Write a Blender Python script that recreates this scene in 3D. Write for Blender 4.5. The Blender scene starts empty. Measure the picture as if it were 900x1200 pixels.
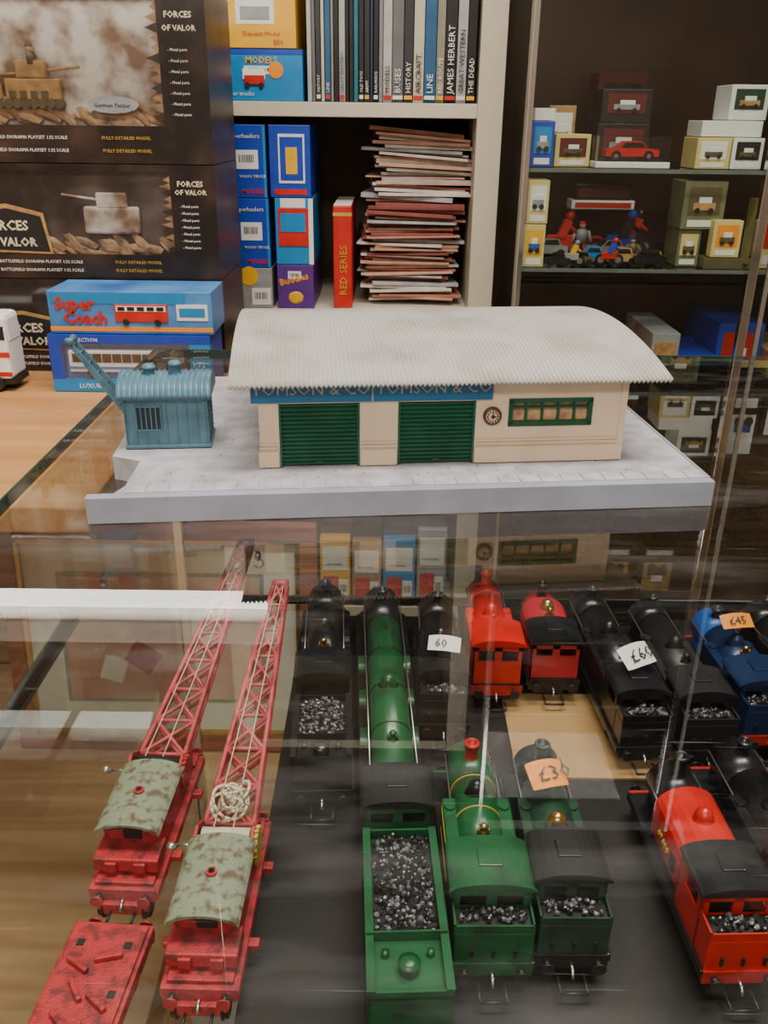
import bpy, bmesh, math, random
from mathutils import Vector, Euler, Matrix
random.seed(7)
COL=bpy.context.scene.collection
# ------------------------------------------------------------------ materials
MATS={}
def mat(name,color,rough=0.5,metal=0.0,var=0.12,scale=60,bump=0.0,spec=0.5,emit=0,coat=0,color2=None,lo=.3,hi=.62):
    if name in MATS: return MATS[name]
    m=bpy.data.materials.new(name); m.use_nodes=True; nt=m.node_tree
    b=nt.nodes['Principled BSDF']
    b.inputs['Roughness'].default_value=rough; b.inputs['Metallic'].default_value=metal
    b.inputs['Specular IOR Level'].default_value=spec
    b.inputs['Coat Weight'].default_value=coat
    tc=nt.nodes.new('ShaderNodeTexCoord'); nz=nt.nodes.new('ShaderNodeTexNoise')
    nz.inputs['Scale'].default_value=scale; nz.inputs['Detail'].default_value=4
    nt.links.new(tc.outputs['Object'],nz.inputs['Vector'])
    cr=nt.nodes.new('ShaderNodeValToRGB')
    c2=color2 if color2 else tuple(c*(1-var*2) for c in color)
    cr.color_ramp.elements[0].position=lo; cr.color_ramp.elements[1].position=hi
    cr.color_ramp.elements[0].color=(*c2,1); cr.color_ramp.elements[1].color=(*color,1)
    nt.links.new(nz.outputs['Fac'],cr.inputs['Fac']); nt.links.new(cr.outputs['Color'],b.inputs['Base Color'])
    if emit:
        b.inputs['Emission Color'].default_value=(*color,1); b.inputs['Emission Strength'].default_value=emit
    if bump:
        bp=nt.nodes.new('ShaderNodeBump'); bp.inputs['Strength'].default_value=bump; bp.inputs['Distance'].default_value=0.0006
        n2=nt.nodes.new('ShaderNodeTexNoise'); n2.inputs['Scale'].default_value=scale*6
        nt.links.new(tc.outputs['Object'],n2.inputs['Vector'])
        nt.links.new(n2.outputs['Fac'],bp.inputs['Height']); nt.links.new(bp.outputs['Normal'],b.inputs['Normal'])
    MATS[name]=m; return m
def glassmat(name,r0=0.04,tint=(0.96,0.99,0.97),rough=0.0,haze=0.0,power=5.0):
    m=bpy.data.materials.new(name); m.use_nodes=True; nt=m.node_tree; nt.nodes.clear()
    out=nt.nodes.new('ShaderNodeOutputMaterial'); mx=nt.nodes.new('ShaderNodeMixShader')
    tr=nt.nodes.new('ShaderNodeBsdfTransparent'); tr.inputs[0].default_value=(*tint,1)
    gl=nt.nodes.new('ShaderNodeBsdfGlossy'); gl.inputs['Roughness'].default_value=rough
    lw=nt.nodes.new('ShaderNodeLayerWeight'); lw.inputs[0].default_value=0.5
    p=nt.nodes.new('ShaderNodeMath'); p.operation='POWER'; p.inputs[1].default_value=power
    a=nt.nodes.new('ShaderNodeMath'); a.operation='MULTIPLY_ADD'; a.inputs[1].default_value=1-r0; a.inputs[2].default_value=r0
    nt.links.new(lw.outputs['Facing'],p.inputs[0]); nt.links.new(p.outputs[0],a.inputs[0])
    nt.links.new(a.outputs[0],mx.inputs[0]); nt.links.new(tr.outputs[0],mx.inputs[1]); nt.links.new(gl.outputs[0],mx.inputs[2])
    last=mx
    if haze:
        df=nt.nodes.new('ShaderNodeBsdfDiffuse'); df.inputs[0].default_value=(0.8,0.8,0.8,1)
        tc=nt.nodes.new('ShaderNodeTexCoord'); nz=nt.nodes.new('ShaderNodeTexNoise'); nz.inputs['Scale'].default_value=11; nz.inputs['Detail'].default_value=9
        mp=nt.nodes.new('ShaderNodeMapping'); mp.inputs['Scale'].default_value=(1,4,1); mp.inputs['Rotation'].default_value=(0,0,0.5)
        nt.links.new(tc.outputs['Object'],mp.inputs[0]); nt.links.new(mp.outputs[0],nz.inputs['Vector'])
        mr=nt.nodes.new('ShaderNodeMapRange'); mr.inputs[1].default_value=0.52; mr.inputs[2].default_value=0.72; mr.inputs[3].default_value=0.001; mr.inputs[4].default_value=haze
        # fine scratches
        n3=nt.nodes.new('ShaderNodeTexNoise'); n3.inputs['Scale'].default_value=14; n3.inputs['Detail'].default_value=3
        mp3=nt.nodes.new('ShaderNodeMapping'); mp3.inputs['Scale'].default_value=(1.5,60,1); mp3.inputs['Rotation'].default_value=(0,0,-0.45)
        nt.links.new(tc.outputs['Object'],mp3.inputs[0]); nt.links.new(mp3.outputs[0],n3.inputs['Vector'])
        mr3=nt.nodes.new('ShaderNodeMapRange'); mr3.inputs[1].default_value=0.70; mr3.inputs[2].default_value=0.76; mr3.inputs[3].default_value=0; mr3.inputs[4].default_value=.10
        nt.links.new(n3.outputs['Fac'],mr3.inputs[0])
        ad=nt.nodes.new('ShaderNodeMath'); ad.operation='ADD'; nt.links.new(mr.outputs[0],ad.inputs[0]); nt.links.new(mr3.outputs[0],ad.inputs[1])
        nt.links.new(nz.outputs['Fac'],mr.inputs[0])
        m2=nt.nodes.new('ShaderNodeMixShader'); nt.links.new(ad.outputs[0],m2.inputs[0]); nt.links.new(mx.outputs[0],m2.inputs[1]); nt.links.new(df.outputs[0],m2.inputs[2]); last=m2
    nt.links.new(last.outputs[0],out.inputs[0]); MATS[name]=m; return m
def woodmat(name,c1,c2,scale=3,rough=0.45,plank=0.0,axis=(1,12,12)):
    m=bpy.data.materials.new(name); m.use_nodes=True; nt=m.node_tree; b=nt.nodes['Principled BSDF']; b.inputs['Roughness'].default_value=rough
    tc=nt.nodes.new('ShaderNodeTexCoord'); mp=nt.nodes.new('ShaderNodeMapping'); mp.inputs['Scale'].default_value=axis
    nz=nt.nodes.new('ShaderNodeTexNoise'); nz.inputs['Scale'].default_value=scale; nz.inputs['Detail'].default_value=8; nz.inputs['Distortion'].default_value=0.6
    cr=nt.nodes.new('ShaderNodeValToRGB'); cr.color_ramp.elements[0].position=0.35; cr.color_ramp.elements[1].position=0.65
    cr.color_ramp.elements[0].color=(*c1,1); cr.color_ramp.elements[1].color=(*c2,1)
    nt.links.new(tc.outputs['Object'],mp.inputs[0]); nt.links.new(mp.outputs[0],nz.inputs['Vector']); nt.links.new(nz.outputs['Fac'],cr.inputs[0])
    if plank:
        br=nt.nodes.new('ShaderNodeTexBrick'); br.inputs['Scale'].default_value=plank; br.inputs['Mortar Size'].default_value=0.01; br.inputs['Color1'].default_value=(1,1,1,1); br.inputs['Color2'].default_value=(.8,.8,.8,1); br.inputs['Mortar'].default_value=(.25,.2,.15,1); br.inputs['Brick Width'].default_value=2; br.inputs['Row Height'].default_value=0.25
        nt.links.new(tc.outputs['Object'],br.inputs['Vector'])
        mm=nt.nodes.new('ShaderNodeMix'); mm.data_type='RGBA'; mm.blend_type='MULTIPLY'; mm.inputs[0].default_value=1
        nt.links.new(cr.outputs[0],mm.inputs[6]); nt.links.new(br.outputs[0],mm.inputs[7]); nt.links.new(mm.outputs[2],b.inputs['Base Color'])
    else: nt.links.new(cr.outputs[0],b.inputs['Base Color'])
    MATS[name]=m; return m

# ------------------------------------------------------------------ mesh builder
class B:
    def __init__(s,name):
        s.name=name; s.bm=bmesh.new(); s.mats=[]
    def mi(s,m):
        if m not in s.mats: s.mats.append(m)
        return s.mats.index(m)
    def _fin(s,vs,m,smooth=False,fs=None):
        i=s.mi(m)
        if fs is None:
            fs=set()
            for v in vs: fs.update(v.link_faces)
        for f in fs: f.material_index=i; f.smooth=smooth
    def box(s,x0,x1,y0,y1,z0,z1,m,bev=0,rot=None):
        c=Vector(((x0+x1)/2,(y0+y1)/2,(z0+z1)/2)); S=Matrix.Diagonal((abs(x1-x0),abs(y1-y0),abs(z1-z0),1))
        T=Matrix.Translation(c)
        if rot: T=T@Euler(rot).to_matrix().to_4x4()
        r=bmesh.ops.create_cube(s.bm,size=1,matrix=T@S); vs=r['verts']
        s._fin(vs,m,False)
        if bev:
            es=set()
            for v in vs: es.update(v.link_edges)
            bev=min(bev,.45*min(abs(x1-x0),abs(y1-y0),abs(z1-z0)))
            r2=bmesh.ops.bevel(s.bm,geom=list(es),offset=bev,segments=2,affect='EDGES',profile=0.5)
            i=s.mi(m)
            for f in r2['faces']: f.material_index=i
    def cyl(s,p1,p2,r1,m,r2=None,seg=20,smooth=True,caps=True):
        p1=Vector(p1);p2=Vector(p2); d=p2-p1; L=d.length
        if r2 is None:r2=r1
        q=d.to_track_quat('Z','Y').to_matrix().to_4x4()
        r=bmesh.ops.create_cone(s.bm,cap_ends=caps,cap_tris=False,segments=seg,radius1=r1,radius2=r2,depth=L,matrix=Matrix.Translation((p1+p2)/2)@q)
        s._fin(r['verts'],m,smooth)
        for v in r['verts']:
            for f in v.link_faces:
                if len(f.verts)>4: f.smooth=False
    def lathe(s,cx,cy,z0,prof,m,seg=20,axis='Z'):
        rings=[]; vs=[]
        for r,z in prof:
            ring=[]
            for k in range(seg):
                a=2*math.pi*k/seg
                if axis=='Z': p=Vector((cx+r*math.cos(a),cy+r*math.sin(a),z0+z))
                else: p=Vector((cx+r*math.cos(a),cy+z,z0+r*math.sin(a)))
                v=s.bm.verts.new(p); ring.append(v); vs.append(v)
            rings.append(ring)
        fs=[]
        for a,b in zip(rings,rings[1:]):
            for k in range(seg):
                fs.append(s.bm.faces.new((a[k],a[(k+1)%seg],b[(k+1)%seg],b[k])))
        fs.append(s.bm.faces.new(rings[-1])); fs.append(s.bm.faces.new(rings[0][::-1]))
        s._fin(vs,m,True,fs); fs[-1].smooth=False
    def lathe_x(s,cx,cy,cz,prof,m,seg=20):
        rings=[];vs=[];fs=[]
        for r,x in prof:
            ring=[s.bm.verts.new((cx+x,cy+r*math.cos(2*math.pi*k/seg),cz+r*math.sin(2*math.pi*k/seg))) for k in range(seg)]
            rings.append(ring); vs+=ring
        for a,c in zip(rings,rings[1:]):
            for k in range(seg): fs.append(s.bm.faces.new((a[k],a[(k+1)%seg],c[(k+1)%seg],c[k])))
        fs.append(s.bm.faces.new(rings[-1])); fs.append(s.bm.faces.new(rings[0]))
        s._fin(vs,m,True,fs)
    def sph(s,c,r,m,sc=(1,1,1),sub=2,rot=None):
        T=Matrix.Translation(c)
        if rot: T=T@Euler(rot).to_matrix().to_4x4()
        rr=bmesh.ops.create_icosphere(s.bm,subdivisions=sub,radius=r,matrix=T@Matrix.Diagonal((*sc,1)))
        s._fin(rr['verts'],m,sub>1)
    def poly(s,pts,m):
        vs=[s.bm.verts.new(Vector(p)) for p in pts]; f=s.bm.faces.new(vs); s._fin(vs,m,False,[f])
    def prism(s,pts,ax,a,b,m,smooth=False):
        """pts 2D; ax 'X': pts=(y,z) extruded x a..b ; 'Y': (x,z) ; 'Z': (x,y)"""
        def P(p,t): return {'X':(t,p[0],p[1]),'Y':(p[0],t,p[1]),'Z':(p[0],p[1],t)}[ax]
        A=[s.bm.verts.new(Vector(P(p,a))) for p in pts]; Bv=[s.bm.verts.new(Vector(P(p,b))) for p in pts]
        fs=[s.bm.faces.new(A[::-1]),s.bm.faces.new(Bv)]
        n=len(pts)
        sd=[s.bm.faces.new((A[i],A[(i+1)%n],Bv[(i+1)%n],Bv[i])) for i in range(n)]
        s._fin(A+Bv,m,False,fs+sd)
        if smooth:
            for f in sd: f.smooth=True
    def tube(s,pts,r,m,seg=8):
        for a,b in zip(pts,pts[1:]): s.cyl(a,b,r,m,seg=seg)
    def text(s,body,origin,size,m,normal='-Y',align='LEFT',ext=0.0002,sx=1.0,rotz=0,bold=0):
        cu=bpy.data.curves.new('txt','FONT'); cu.body=body; cu.size=size; cu.align_x=align; cu.extrude=ext; cu.resolution_u=1; cu.offset=bold
        o=bpy.data.objects.new('txt',cu); COL.objects.link(o)
        dg=bpy.context.evaluated_depsgraph_get(); me=bpy.data.meshes.new_from_object(o.evaluated_get(dg))
        R={'-Y':Euler((math.pi/2,0,0)),'Z':Euler((0,0,0)),'X':Euler((math.pi/2,0,math.pi/2)),'-X':Euler((math.pi/2,0,-math.pi/2))}[normal].to_matrix().to_4x4()
        T=Matrix.Translation(origin)@R@Matrix.Rotation(rotz,4,'Z')@Matrix.Diagonal((sx,1,1,1))
        me.transform(T); i=s.mi(m)
        me.materials.clear()
        for k in range(len(s.mats)): me.materials.append(s.mats[k])
        for p in me.polygons: p.material_index=i
        s.bm.from_mesh(me)
        bpy.data.objects.remove(o); bpy.data.meshes.remove(me)
    def done(s,loc=(0,0,0),rotz=0,rot=None):
        bmesh.ops.recalc_face_normals(s.bm,faces=s.bm.faces)
        me=bpy.data.meshes.new(s.name); s.bm.to_mesh(me); s.bm.free()
        for m in s.mats: me.materials.append(m)
        o=bpy.data.objects.new(s.name,me); COL.objects.link(o); o.location=loc; o.rotation_euler=rot if rot else (0,0,rotz)
        return o
def arc(c,r,a0,a1,n,sx=1,sz=1):
    return [(c[0]+sx*r*math.cos(math.radians(a0+(a1-a0)*i/n)),c[1]+sz*r*math.sin(math.radians(a0+(a1-a0)*i/n))) for i in range(n+1)]

# ------------------------------------------------------------------ camera
th=math.radians(24.1); roll=math.radians(0.7)
cam=bpy.data.cameras.new('camera'); co=bpy.data.objects.new('camera',cam); COL.objects.link(co)
Rm=(Euler((math.radians(90)-th,0,0)).to_matrix()@Matrix.Rotation(roll,3,'Z')).to_4x4()
co.matrix_world=Matrix.Translation((0,0,1.154))@Rm
cam.sensor_fit='VERTICAL'; cam.sensor_height=24; cam.lens=1027/1200*24; cam.clip_start=0.01
bpy.context.scene.camera=co

# ------------------------------------------------------------------ common mats
cream=mat('shed_cream',(0.72,0.57,0.41),0.55,var=0.06,scale=30,bump=.2)
roofm=mat('shed_roof',(0.45,0.435,0.40),0.6,color2=(0.34,0.315,0.27),scale=26,bump=.2,lo=.28,hi=.55)
plat=mat('platform_grey',(0.30,0.325,0.40),0.55,color2=(0.24,0.26,0.31),scale=30,bump=.2)
plat2=mat('platform_top',(0.44,0.445,0.49),0.6,color2=(0.31,0.29,0.29),scale=70,bump=.3)
speck=mat('dirt_speck',(0.10,0.07,0.05),0.8)
green=mat('roller_green',(0.007,0.085,0.042),0.4,var=.15)
signb=mat('sign_blue',(0.010,0.12,0.28),0.45,var=.08)
signt=mat('sign_letters',(0.40,0.40,0.34),0.5)
white=mat('white_print',(0.85,0.85,0.85),0.5,var=.03)
blackp=mat('black_print',(0.012,0.012,0.012),0.5)
brown=mat('clock_brown',(0.10,0.035,0.015),0.5)
amber=mat('pane_amber',(0.60,0.38,0.20),0.35,color2=(0.30,0.18,0.10),scale=160)
teal=mat('crane_teal',(0.085,0.195,0.265),0.42,color2=(.055,.135,.18),scale=80,bump=.2)
teald=mat('crane_teal_dark',(0.008,0.02,0.03),0.5)
steel=mat('steel',(0.55,0.55,0.53),0.3,metal=0.9,var=.05)
chrome=mat('chrome',(0.8,0.8,0.82),0.12,metal=1.0,var=.02)
wheelm=mat('wheel_black',(0.015,0.015,0.017),0.4,metal=.2)
lblack=mat('loco_black',(0.008,0.009,0.011),0.28,color2=(.022,.021,.020),scale=110,spec=.6,lo=.25,hi=.5)
lblack2=mat('loco_black_matt',(0.014,0.014,0.015),0.45,var=.2)
lgreen=mat('loco_green',(0.008,0.092,0.030),0.34,color2=(.012,.045,.020),scale=90,coat=.2,lo=.3,hi=.52)
lgreen2=mat('loco_dark_green',(0.015,0.055,0.030),0.36,color2=(.016,.03,.02),scale=90,coat=.1)
lred=mat('loco_red',(0.66,0.012,0.006),0.34,color2=(.42,.010,.006),scale=60,coat=.3)
lcrim=mat('loco_crimson',(0.50,0.018,0.03),0.35,var=.1)
lblue=mat('loco_blue',(0.008,0.025,0.08),0.3,var=.12)
lblue2=mat('loco_bright_blue',(0.01,0.10,0.42),0.35,var=.1)
brass=mat('brass',(0.62,0.42,0.12),0.25,metal=.9,var=.1)
lyel=mat('lining_gold',(0.55,0.36,0.04),0.4)
redp=mat('buffer_red',(0.45,0.015,0.01),0.4)
coalm=mat('coal',(0.02,0.02,0.023),0.3,spec=.9,var=.3)
coalg=mat('coal_grey',(0.16,0.16,0.17),0.3,spec=.9,var=.3)
cred=mat('crane_red',(0.42,0.022,0.028),0.5,color2=(.15,.016,.018),scale=190,bump=.5,lo=.36,hi=.54)
cpink=mat('crane_faded_red',(0.54,0.075,0.085),0.5,color2=(.30,.035,.04),scale=140,lo=.36,hi=.54)
croof=mat('crane_roof_worn',(0.22,0.25,0.17),0.55,color2=(0.12,0.085,0.05),scale=260,bump=.3,lo=.36,hi=.52)
rope=mat('rope_cream',(0.68,0.60,0.42),0.8)
orange=mat('label_orange',(0.85,0.28,0.01),0.6,var=.03)
tagw=mat('label_white',(0.76,0.76,0.72),0.6,var=.03)
yel=mat('box_yellow',(0.80,0.43,0.012),0.4,var=.05)
cyanb=mat('box_cyan',(0.01,0.23,0.55),0.35,var=.05)
royal=mat('box_royal_blue',(0.012,0.055,0.43),0.35,var=.08)
purple=mat('box_purple',(0.10,0.03,0.24),0.4)
greyb=mat('box_grey',(0.30,0.31,0.32),0.45)
redb=mat('box_red',(0.58,0.018,0.012),0.4)
darkb=mat('box_dark_brown',(0.060,0.032,0.022),0.35,color2=(0.010,0.007,0.006),scale=18,lo=.42,hi=.75)
sand=mat('box_sand_art',(0.46,0.28,0.14),0.5,color2=(0.10,0.055,0.03),scale=55)
smoke=mat('box_smoke_art',(0.66,0.62,0.55),0.45,color2=(0.20,0.11,0.06),scale=24,lo=.42,hi=.6)
smoke2=mat('box_smoke_dark',(0.15,0.11,0.10),0.45,color2=(0.02,0.010,0.009),scale=18,lo=.42,hi=.70)
tan=mat('tan_plastic',(0.48,0.27,0.09),0.5,var=.25,scale=90)
olive=mat('olive_plastic',(0.10,0.085,0.035),0.5)
cardb=mat('cardboard',(0.40,0.23,0.09),0.75,var=.1,scale=12)
shelfw=mat('bookcase_cream',(0.60,0.54,0.42),0.5,var=.03,scale=4)
shelfd=mat('bookcase_back',(0.12,0.085,0.06),0.6,var=.1,scale=4)
skin=mat('figure_skin',(0.6,0.32,0.18),0.5)
film=glassmat('clear_film',0.07,(0.97,0.97,0.97),0.10)
gtop=glassmat('counter_glass',0.065,(0.94,0.975,0.95),0.0,haze=0.035,power=3.0)
gclear=glassmat('clear_back',0.0,(0.99,0.99,0.99),power=40)
gcase=glassmat('case_glass',0.05,(0.95,0.97,0.96),0.0)
gedge=mat('glass_edge_green',(0.02,0.06,0.045),0.15,spec=.8)
gedge2=mat('glass_edge_pale',(0.12,0.17,0.15),0.2,spec=.8)

# ------------------------------------------------------------------ room
def boxobj(name,x0,x1,y0,y1,z0,z1,m,bev=0):
    b=B(name); cx,cy,cz=(x0+x1)/2,(y0+y1)/2,(z0+z1)/2
    b.box(x0-cx,x1-cx,y0-cy,y1-cy,z0-cz,z1-cz,m,bev); return b.done((cx,cy,cz))
wallm=mat('wall_paint',(0.34,0.28,0.22),0.8,var=.05,scale=3)
floorm=woodmat('floor_wood',(0.50,0.27,0.12),(0.80,0.52,0.27),scale=2.5,plank=2.5,axis=(1,9,1))
ceilm=mat('ceiling_paint',(0.24,0.21,0.18),0.9,var=.03,scale=3)
boxobj('floor',-2,2,-2,2,-0.05,0,floorm)
boxobj('ceiling',-2,2,-2,2,2.6,2.65,ceilm)
boxobj('wall_back',-2,2,1.95,2.0,0,2.6,wallm)
boxobj('wall_front',-2,2,-2,-1.95,0,2.6,wallm)
boxobj('wall_left',-2,-1.95,-1.95,1.95,0,2.6,wallm)
boxobj('wall_right',1.95,2,-1.95,1.95,0,2.6,wallm)
boxobj('baseboard_back',-1.95,1.95,1.935,1.95,0,0.1,shelfw)

# ------------------------------------------------------------------ counter
oak=woodmat('oak',(0.58,0.34,0.16),(0.84,0.58,0.32),scale=3)
b=B('glass_display_counter')
X0,X1,Y0,Y1=-0.222,0.95,0.06,0.832
b.box(X0,X1,Y0,Y1,0.942,0.9499,gclear)
b.poly([(X0,Y0,.95),(X1,Y0,.95),(X1,Y1,.95),(X0,Y1,.95)],gtop)
b.box(X0-.0015,X0,Y0,Y1,.942,.9502,gedge); b.box(X0,X1,Y1,Y1+.0015,.942,.9502,gedge)
b.box(X1,X1+.0015,Y0,Y1,.942,.9502,gedge); b.box(X0,X1,Y0-.0015,Y0,.942,.9502,gedge)
b.box(X0,X1,Y1-.006,Y1-.002,.30,.942,gcase)
b.box(X0+.002,X0+.006,Y0,Y1,.30,.942,gcase)
b.box(X0,X1,Y0+.002,Y0+.006,.30,.942,gcase)
for x in (X0+.006,X1-.014):
    for y in (Y0+.006,Y1-.02): b.box(x,x+.008,y,y+.008,.30,.942,chrome)
b.box(X0,X1,Y0,Y1,.0,.30,oak,.003)
b.box(X0+.01,X1-.02,Y0+.02,.53,.846,.852,gclear)
b.poly([(X0+.01,Y0+.02,.8522),(X1-.02,Y0+.02,.8522),(X1-.02,.53,.8522),(X0+.01,.53,.8522)],gcase)
b.box(X0+.01,X1-.02,.53,.5315,.846,.8522,gedge2)
for x in (X0+.007,X1-.03): b.box(x,x+.01,Y0+.02,.53,.842,.846,gedge2)
b.done()
matm=mat('display_mat_black',(0.008,0.007,0.007),0.45,color2=(.02,.016,.013),scale=30)
boxobj('display_mat',-0.052,0.55,0.10,0.50,0.8525,0.8548,matm)
boxobj('cardboard_sheet',0.068,0.165,0.345,0.415,0.8549,0.8560,cardb)

# ------------------------------------------------------------------ platform & shed
PL=(-0.162,0.434,0.9502); PR=math.radians(5.8)
b=B('model_railway_platform'); H=0.0150
b.prism([(.018,.0065),(.355,.0065),(.355,.245),(.006,.245),(.003,.066),(.021,.057)],'Z',0,H,plat2)
b.box(0,.355,0,.0065,0,H+.0004,plat,.0004)
b.prism([(.0,.0065),(.0178,.0065),(.0208,.0565)],'Z',0,.006,plat)
for i in range(27):
    u=.019+i*.01243
    b.box(u,u+.0119,.0068,.0185,H,H+.0006,plat2,.0002)
b.box(.3535,.355,.0068,.244,H,H+.0006,plat)
for i in range(110):
    x=random.uniform(.02,.35); y=random.choice([random.uniform(.020,.040),random.uniform(.06,.2)])
    if .09<x<.315 and y>.038: continue
    b.sph((x,y,H+.0002),random.uniform(.0002,.0005),speck,sc=(1.4,1,.4),sub=1)
b.done(PL,PR)

b=B('model_goods_shed')
u0,u1,v0,v1=.0936,.311,.040,.222; zt=.0530
D=[(.105,.152),(.1745,.2205)]; DH=.0385
th_=.004
b.box(u0,D[0][0],v0,v0+th_,0,zt,cream); b.box(D[0][1],D[1][0],v0,v0+th_,0,zt,cream)
b.box(D[0][0],D[0][1],v0,v0+th_,DH,zt,cream); b.box(D[1][0],D[1][1],v0,v0+th_,DH,zt,cream)
WX0,WX1,WZ0,WZ1=.2412,.2900,.0235,.0385
b.box(D[1][1],WX0,v0,v0+th_,0,zt,cream); b.box(WX1,u1,v0,v0+th_,0,zt,cream)
b.box(WX0,WX1,v0,v0+th_,0,WZ0,cream); b.box(WX0,WX1,v0,v0+th_,WZ1,zt,cream)
b.box(u0,u0+th_,v0+th_,v1,0,zt,cream); b.box(u1-th_,u1,v0+th_,v1,0,zt,cream); b.box(u0+th_,u1-th_,v1-th_,v1,0,zt,cream)
for a,c in ((u0-.001,D[0][0]-.0005),(D[0][1]+.0005,D[1][0]-.0005),(D[1][1]+.0005,u1+.001)):
    b.box(a,c,v0-.0014,v0,0,.0100,cream,.0003)
    for z in (.0112,.0134): b.box(a+.0005,c-.0005,v0-.0009,v0,z,z+.0013,cream,.0002)
b.box(u1,u1+.001,v0,v1,0,.0115,cream)
b.box(u1-.003,u1+.0008,v0-.0010,v0+.003,0,zt,cream)
for a,c in D:
    b.box(a,c,v0+.0026,v0+.004,0,DH,green)
    n=15
    for i in range(n):
        z=i*DH/n; zz=DH/n
        b.prism([(v0+.0026,z+.0002),(v0+.0012,z+.0006),(v0+.0012,z+zz*.55),(v0+.0026,z+zz-.0002)],'X',a+.001,c-.001,green)
    b.box(a,a+.0014,v0-.0003,v0+.002,0,DH,green); b.box(c-.0014,c,v0-.0003,v0+.002,0,DH,green)
    b.box((a+c)/2-.002,(a+c)/2+.002,v0+.0002,v0+.0014,.0015,.003,green)
b.box(.0895,.230,v0-.0016,v0-.0001,.0395,.0510,signb,.0003)
b.box(.1590,.1597,v0-.0019,v0-.0016,.0395,.0510,signt)
b.text('TOMSON & CO.',(.1612,v0-.0018,.0442),.0092,signt,sx=1.06)
b.text('TOMSON & CO.',(.0900,v0-.0018,.0442),.0092,signt,sx=1.06)
CX,CZ=.2305,.0292
b.lathe(CX,v0-.0022,CZ,[(.0001,0),(.0052,0),(.0056,.0008),(.0056,.0022)],brown,24,axis='Y')
b.lathe(CX,v0-.0025,CZ,[(.0001,0),(.0040,0),(.0040,.0004)],cream,24,axis='Y')
for k in range(12):
    a=k*math.pi/6; b.box(CX+.0032*math.sin(a)-.0004,CX+.0032*math.sin(a)+.0004,v0-.0028,v0-.0025,CZ+.0032*math.cos(a)-.0006,CZ+.0032*math.cos(a)+.0006,brown)
b.box(CX-.0003,CX+.0003,v0-.0029,v0-.0025,CZ-.0005,CZ+.0028,blackp); b.box(CX-.0002,CX+.0022,v0-.0029,v0-.0025,CZ-.0003,CZ+.0003,blackp)
b.cyl((CX,v0-.0028,CZ),(CX,v0-.0025,CZ),.0012,brown,seg=12)
b.box(WX0,WX1,v0+.002,v0+.003,WZ0,WZ1,amber)
fr=.0015
b.box(WX0-.001,WX1+.001,v0-.001,v0+.002,WZ0-.001,WZ0+fr*1.3,green); b.box(WX0-.001,WX1+.001,v0-.001,v0+.002,WZ1-fr,WZ1+.001,green)
b.box(WX0-.001,WX0+fr,v0-.001,v0+.002,WZ0,WZ1,green); b.box(WX1-fr,WX1+.001,v0-.001,v0+.002,WZ0,WZ1,green)
for i in range(1,5):
    x=WX0+(WX1-WX0)*i/5; b.box(x-.0006,x+.0006,v0-.0006,v0+.002,WZ0,WZ1,green)
b.box(WX0,WX1,v0-.0006,v0+.002,WZ0+.0100,WZ0+.0110,green)
RU0,RU1=.078,.333; cv=.134; half=.106; ez=.0520; cz=.0648
rise=cz-ez; R=(half*half+rise*rise)/(2*rise); ccz=cz-R; amax=math.asin(half/R)
def rp(t,off=0):
    a=-amax+2*amax*t; return (cv+(R+off)*math.sin(a),ccz+(R+off)*math.cos(a))
for x0 in (u0,u1-th_):
    pts=[(v0,zt-.0015)]+[rp(.07+.86*i/12,-.0012) for i in range(13)]+[(v1,zt-.0015)]
    b.prism(pts,'X',x0,x0+th_,cream)
nc=96; ns=nc*6; na=18
prev=None; F=[]; V=[]
for i in range(ns+1):
    u=RU0+(RU1-RU0)*i/ns; off=.00080*math.cos(2*math.pi*i/6)
    top=[b.bm.verts.new((u,*rp(j/na,off+.0008))) for j in range(na+1)]
    bot=[b.bm.verts.new((u,*rp(j/na,off-.0006))) for j in range(na+1)]
    V+=top+bot
    if prev:
        pt,pb=prev
        for j in range(na):
            F.append(b.bm.faces.new((pt[j],top[j],top[j+1],pt[j+1]))); F.append(b.bm.faces.new((pb[j],pb[j+1],bot[j+1],bot[j])))
        F.append(b.bm.faces.new((pt[0],pb[0],bot[0],top[0]))); F.append(b.bm.faces.new((pt[na],top[na],bot[na],pb[na])))
    if i in (0,ns):
        for j in range(na): F.append(b.bm.faces.new((top[j],top[j+1],bot[j+1],bot[j])))
    prev=(top,bot)
b._fin(V,roofm,True,F)
b.done((PL[0],PL[1],PL[2]+H+.0006),PR)

# yard crane hut
b=B('model_yard_crane'); w=.0250; d=.030; hz=.034
b.box(-w,w,0,d,.0012,hz,teal,.0006)
b.box(-w-.0012,w+.0012,-.0012,d+.0012,0,.0022,teal,.0004)
for i in range(9):
    x=-w+2*w*i/8
    if 1<=i<=3: b.box(x-.0003,x+.0003,-.0007,0,.0022,.0125,teal)
    else: b.box(x-.0003,x+.0003,-.0007,0,.0022,hz-.002,teal)
for k in range(11):
    for x in (-w+.0012,w-.0012): b.sph((x,-.0002,.004+k*.0026),.0006,teal,sub=1)
for k in range(6): b.box(w,w+.0006,.003+k*.0048,.0036+k*.0048,.0022,hz,teal)
for k in range(6):
    if 2<=k<=4: continue
    for j in range(10): b.sph((w+.0007,.0033+k*.0048,.004+j*.0028),.0004,teal,sub=1)
b.box(-.0175,-.0035,-.0005,.0,.0125,.0265,teald)
b.box(-.0185,-.0025,-.0012,.0,.0265,.0275,teal); b.box(-.0185,-.0025,-.0012,.0,.0115,.0125,teal)
for k in range(6): b.box(-.0185+k*.003,-.0178+k*.003,-.0012,.0,.0120,.0270,teal)
hh=.019; cz0=hz-.002; rr=.012
nrib=17
prev=None;F=[];V=[]; ns=nrib*8; na=14
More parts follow.
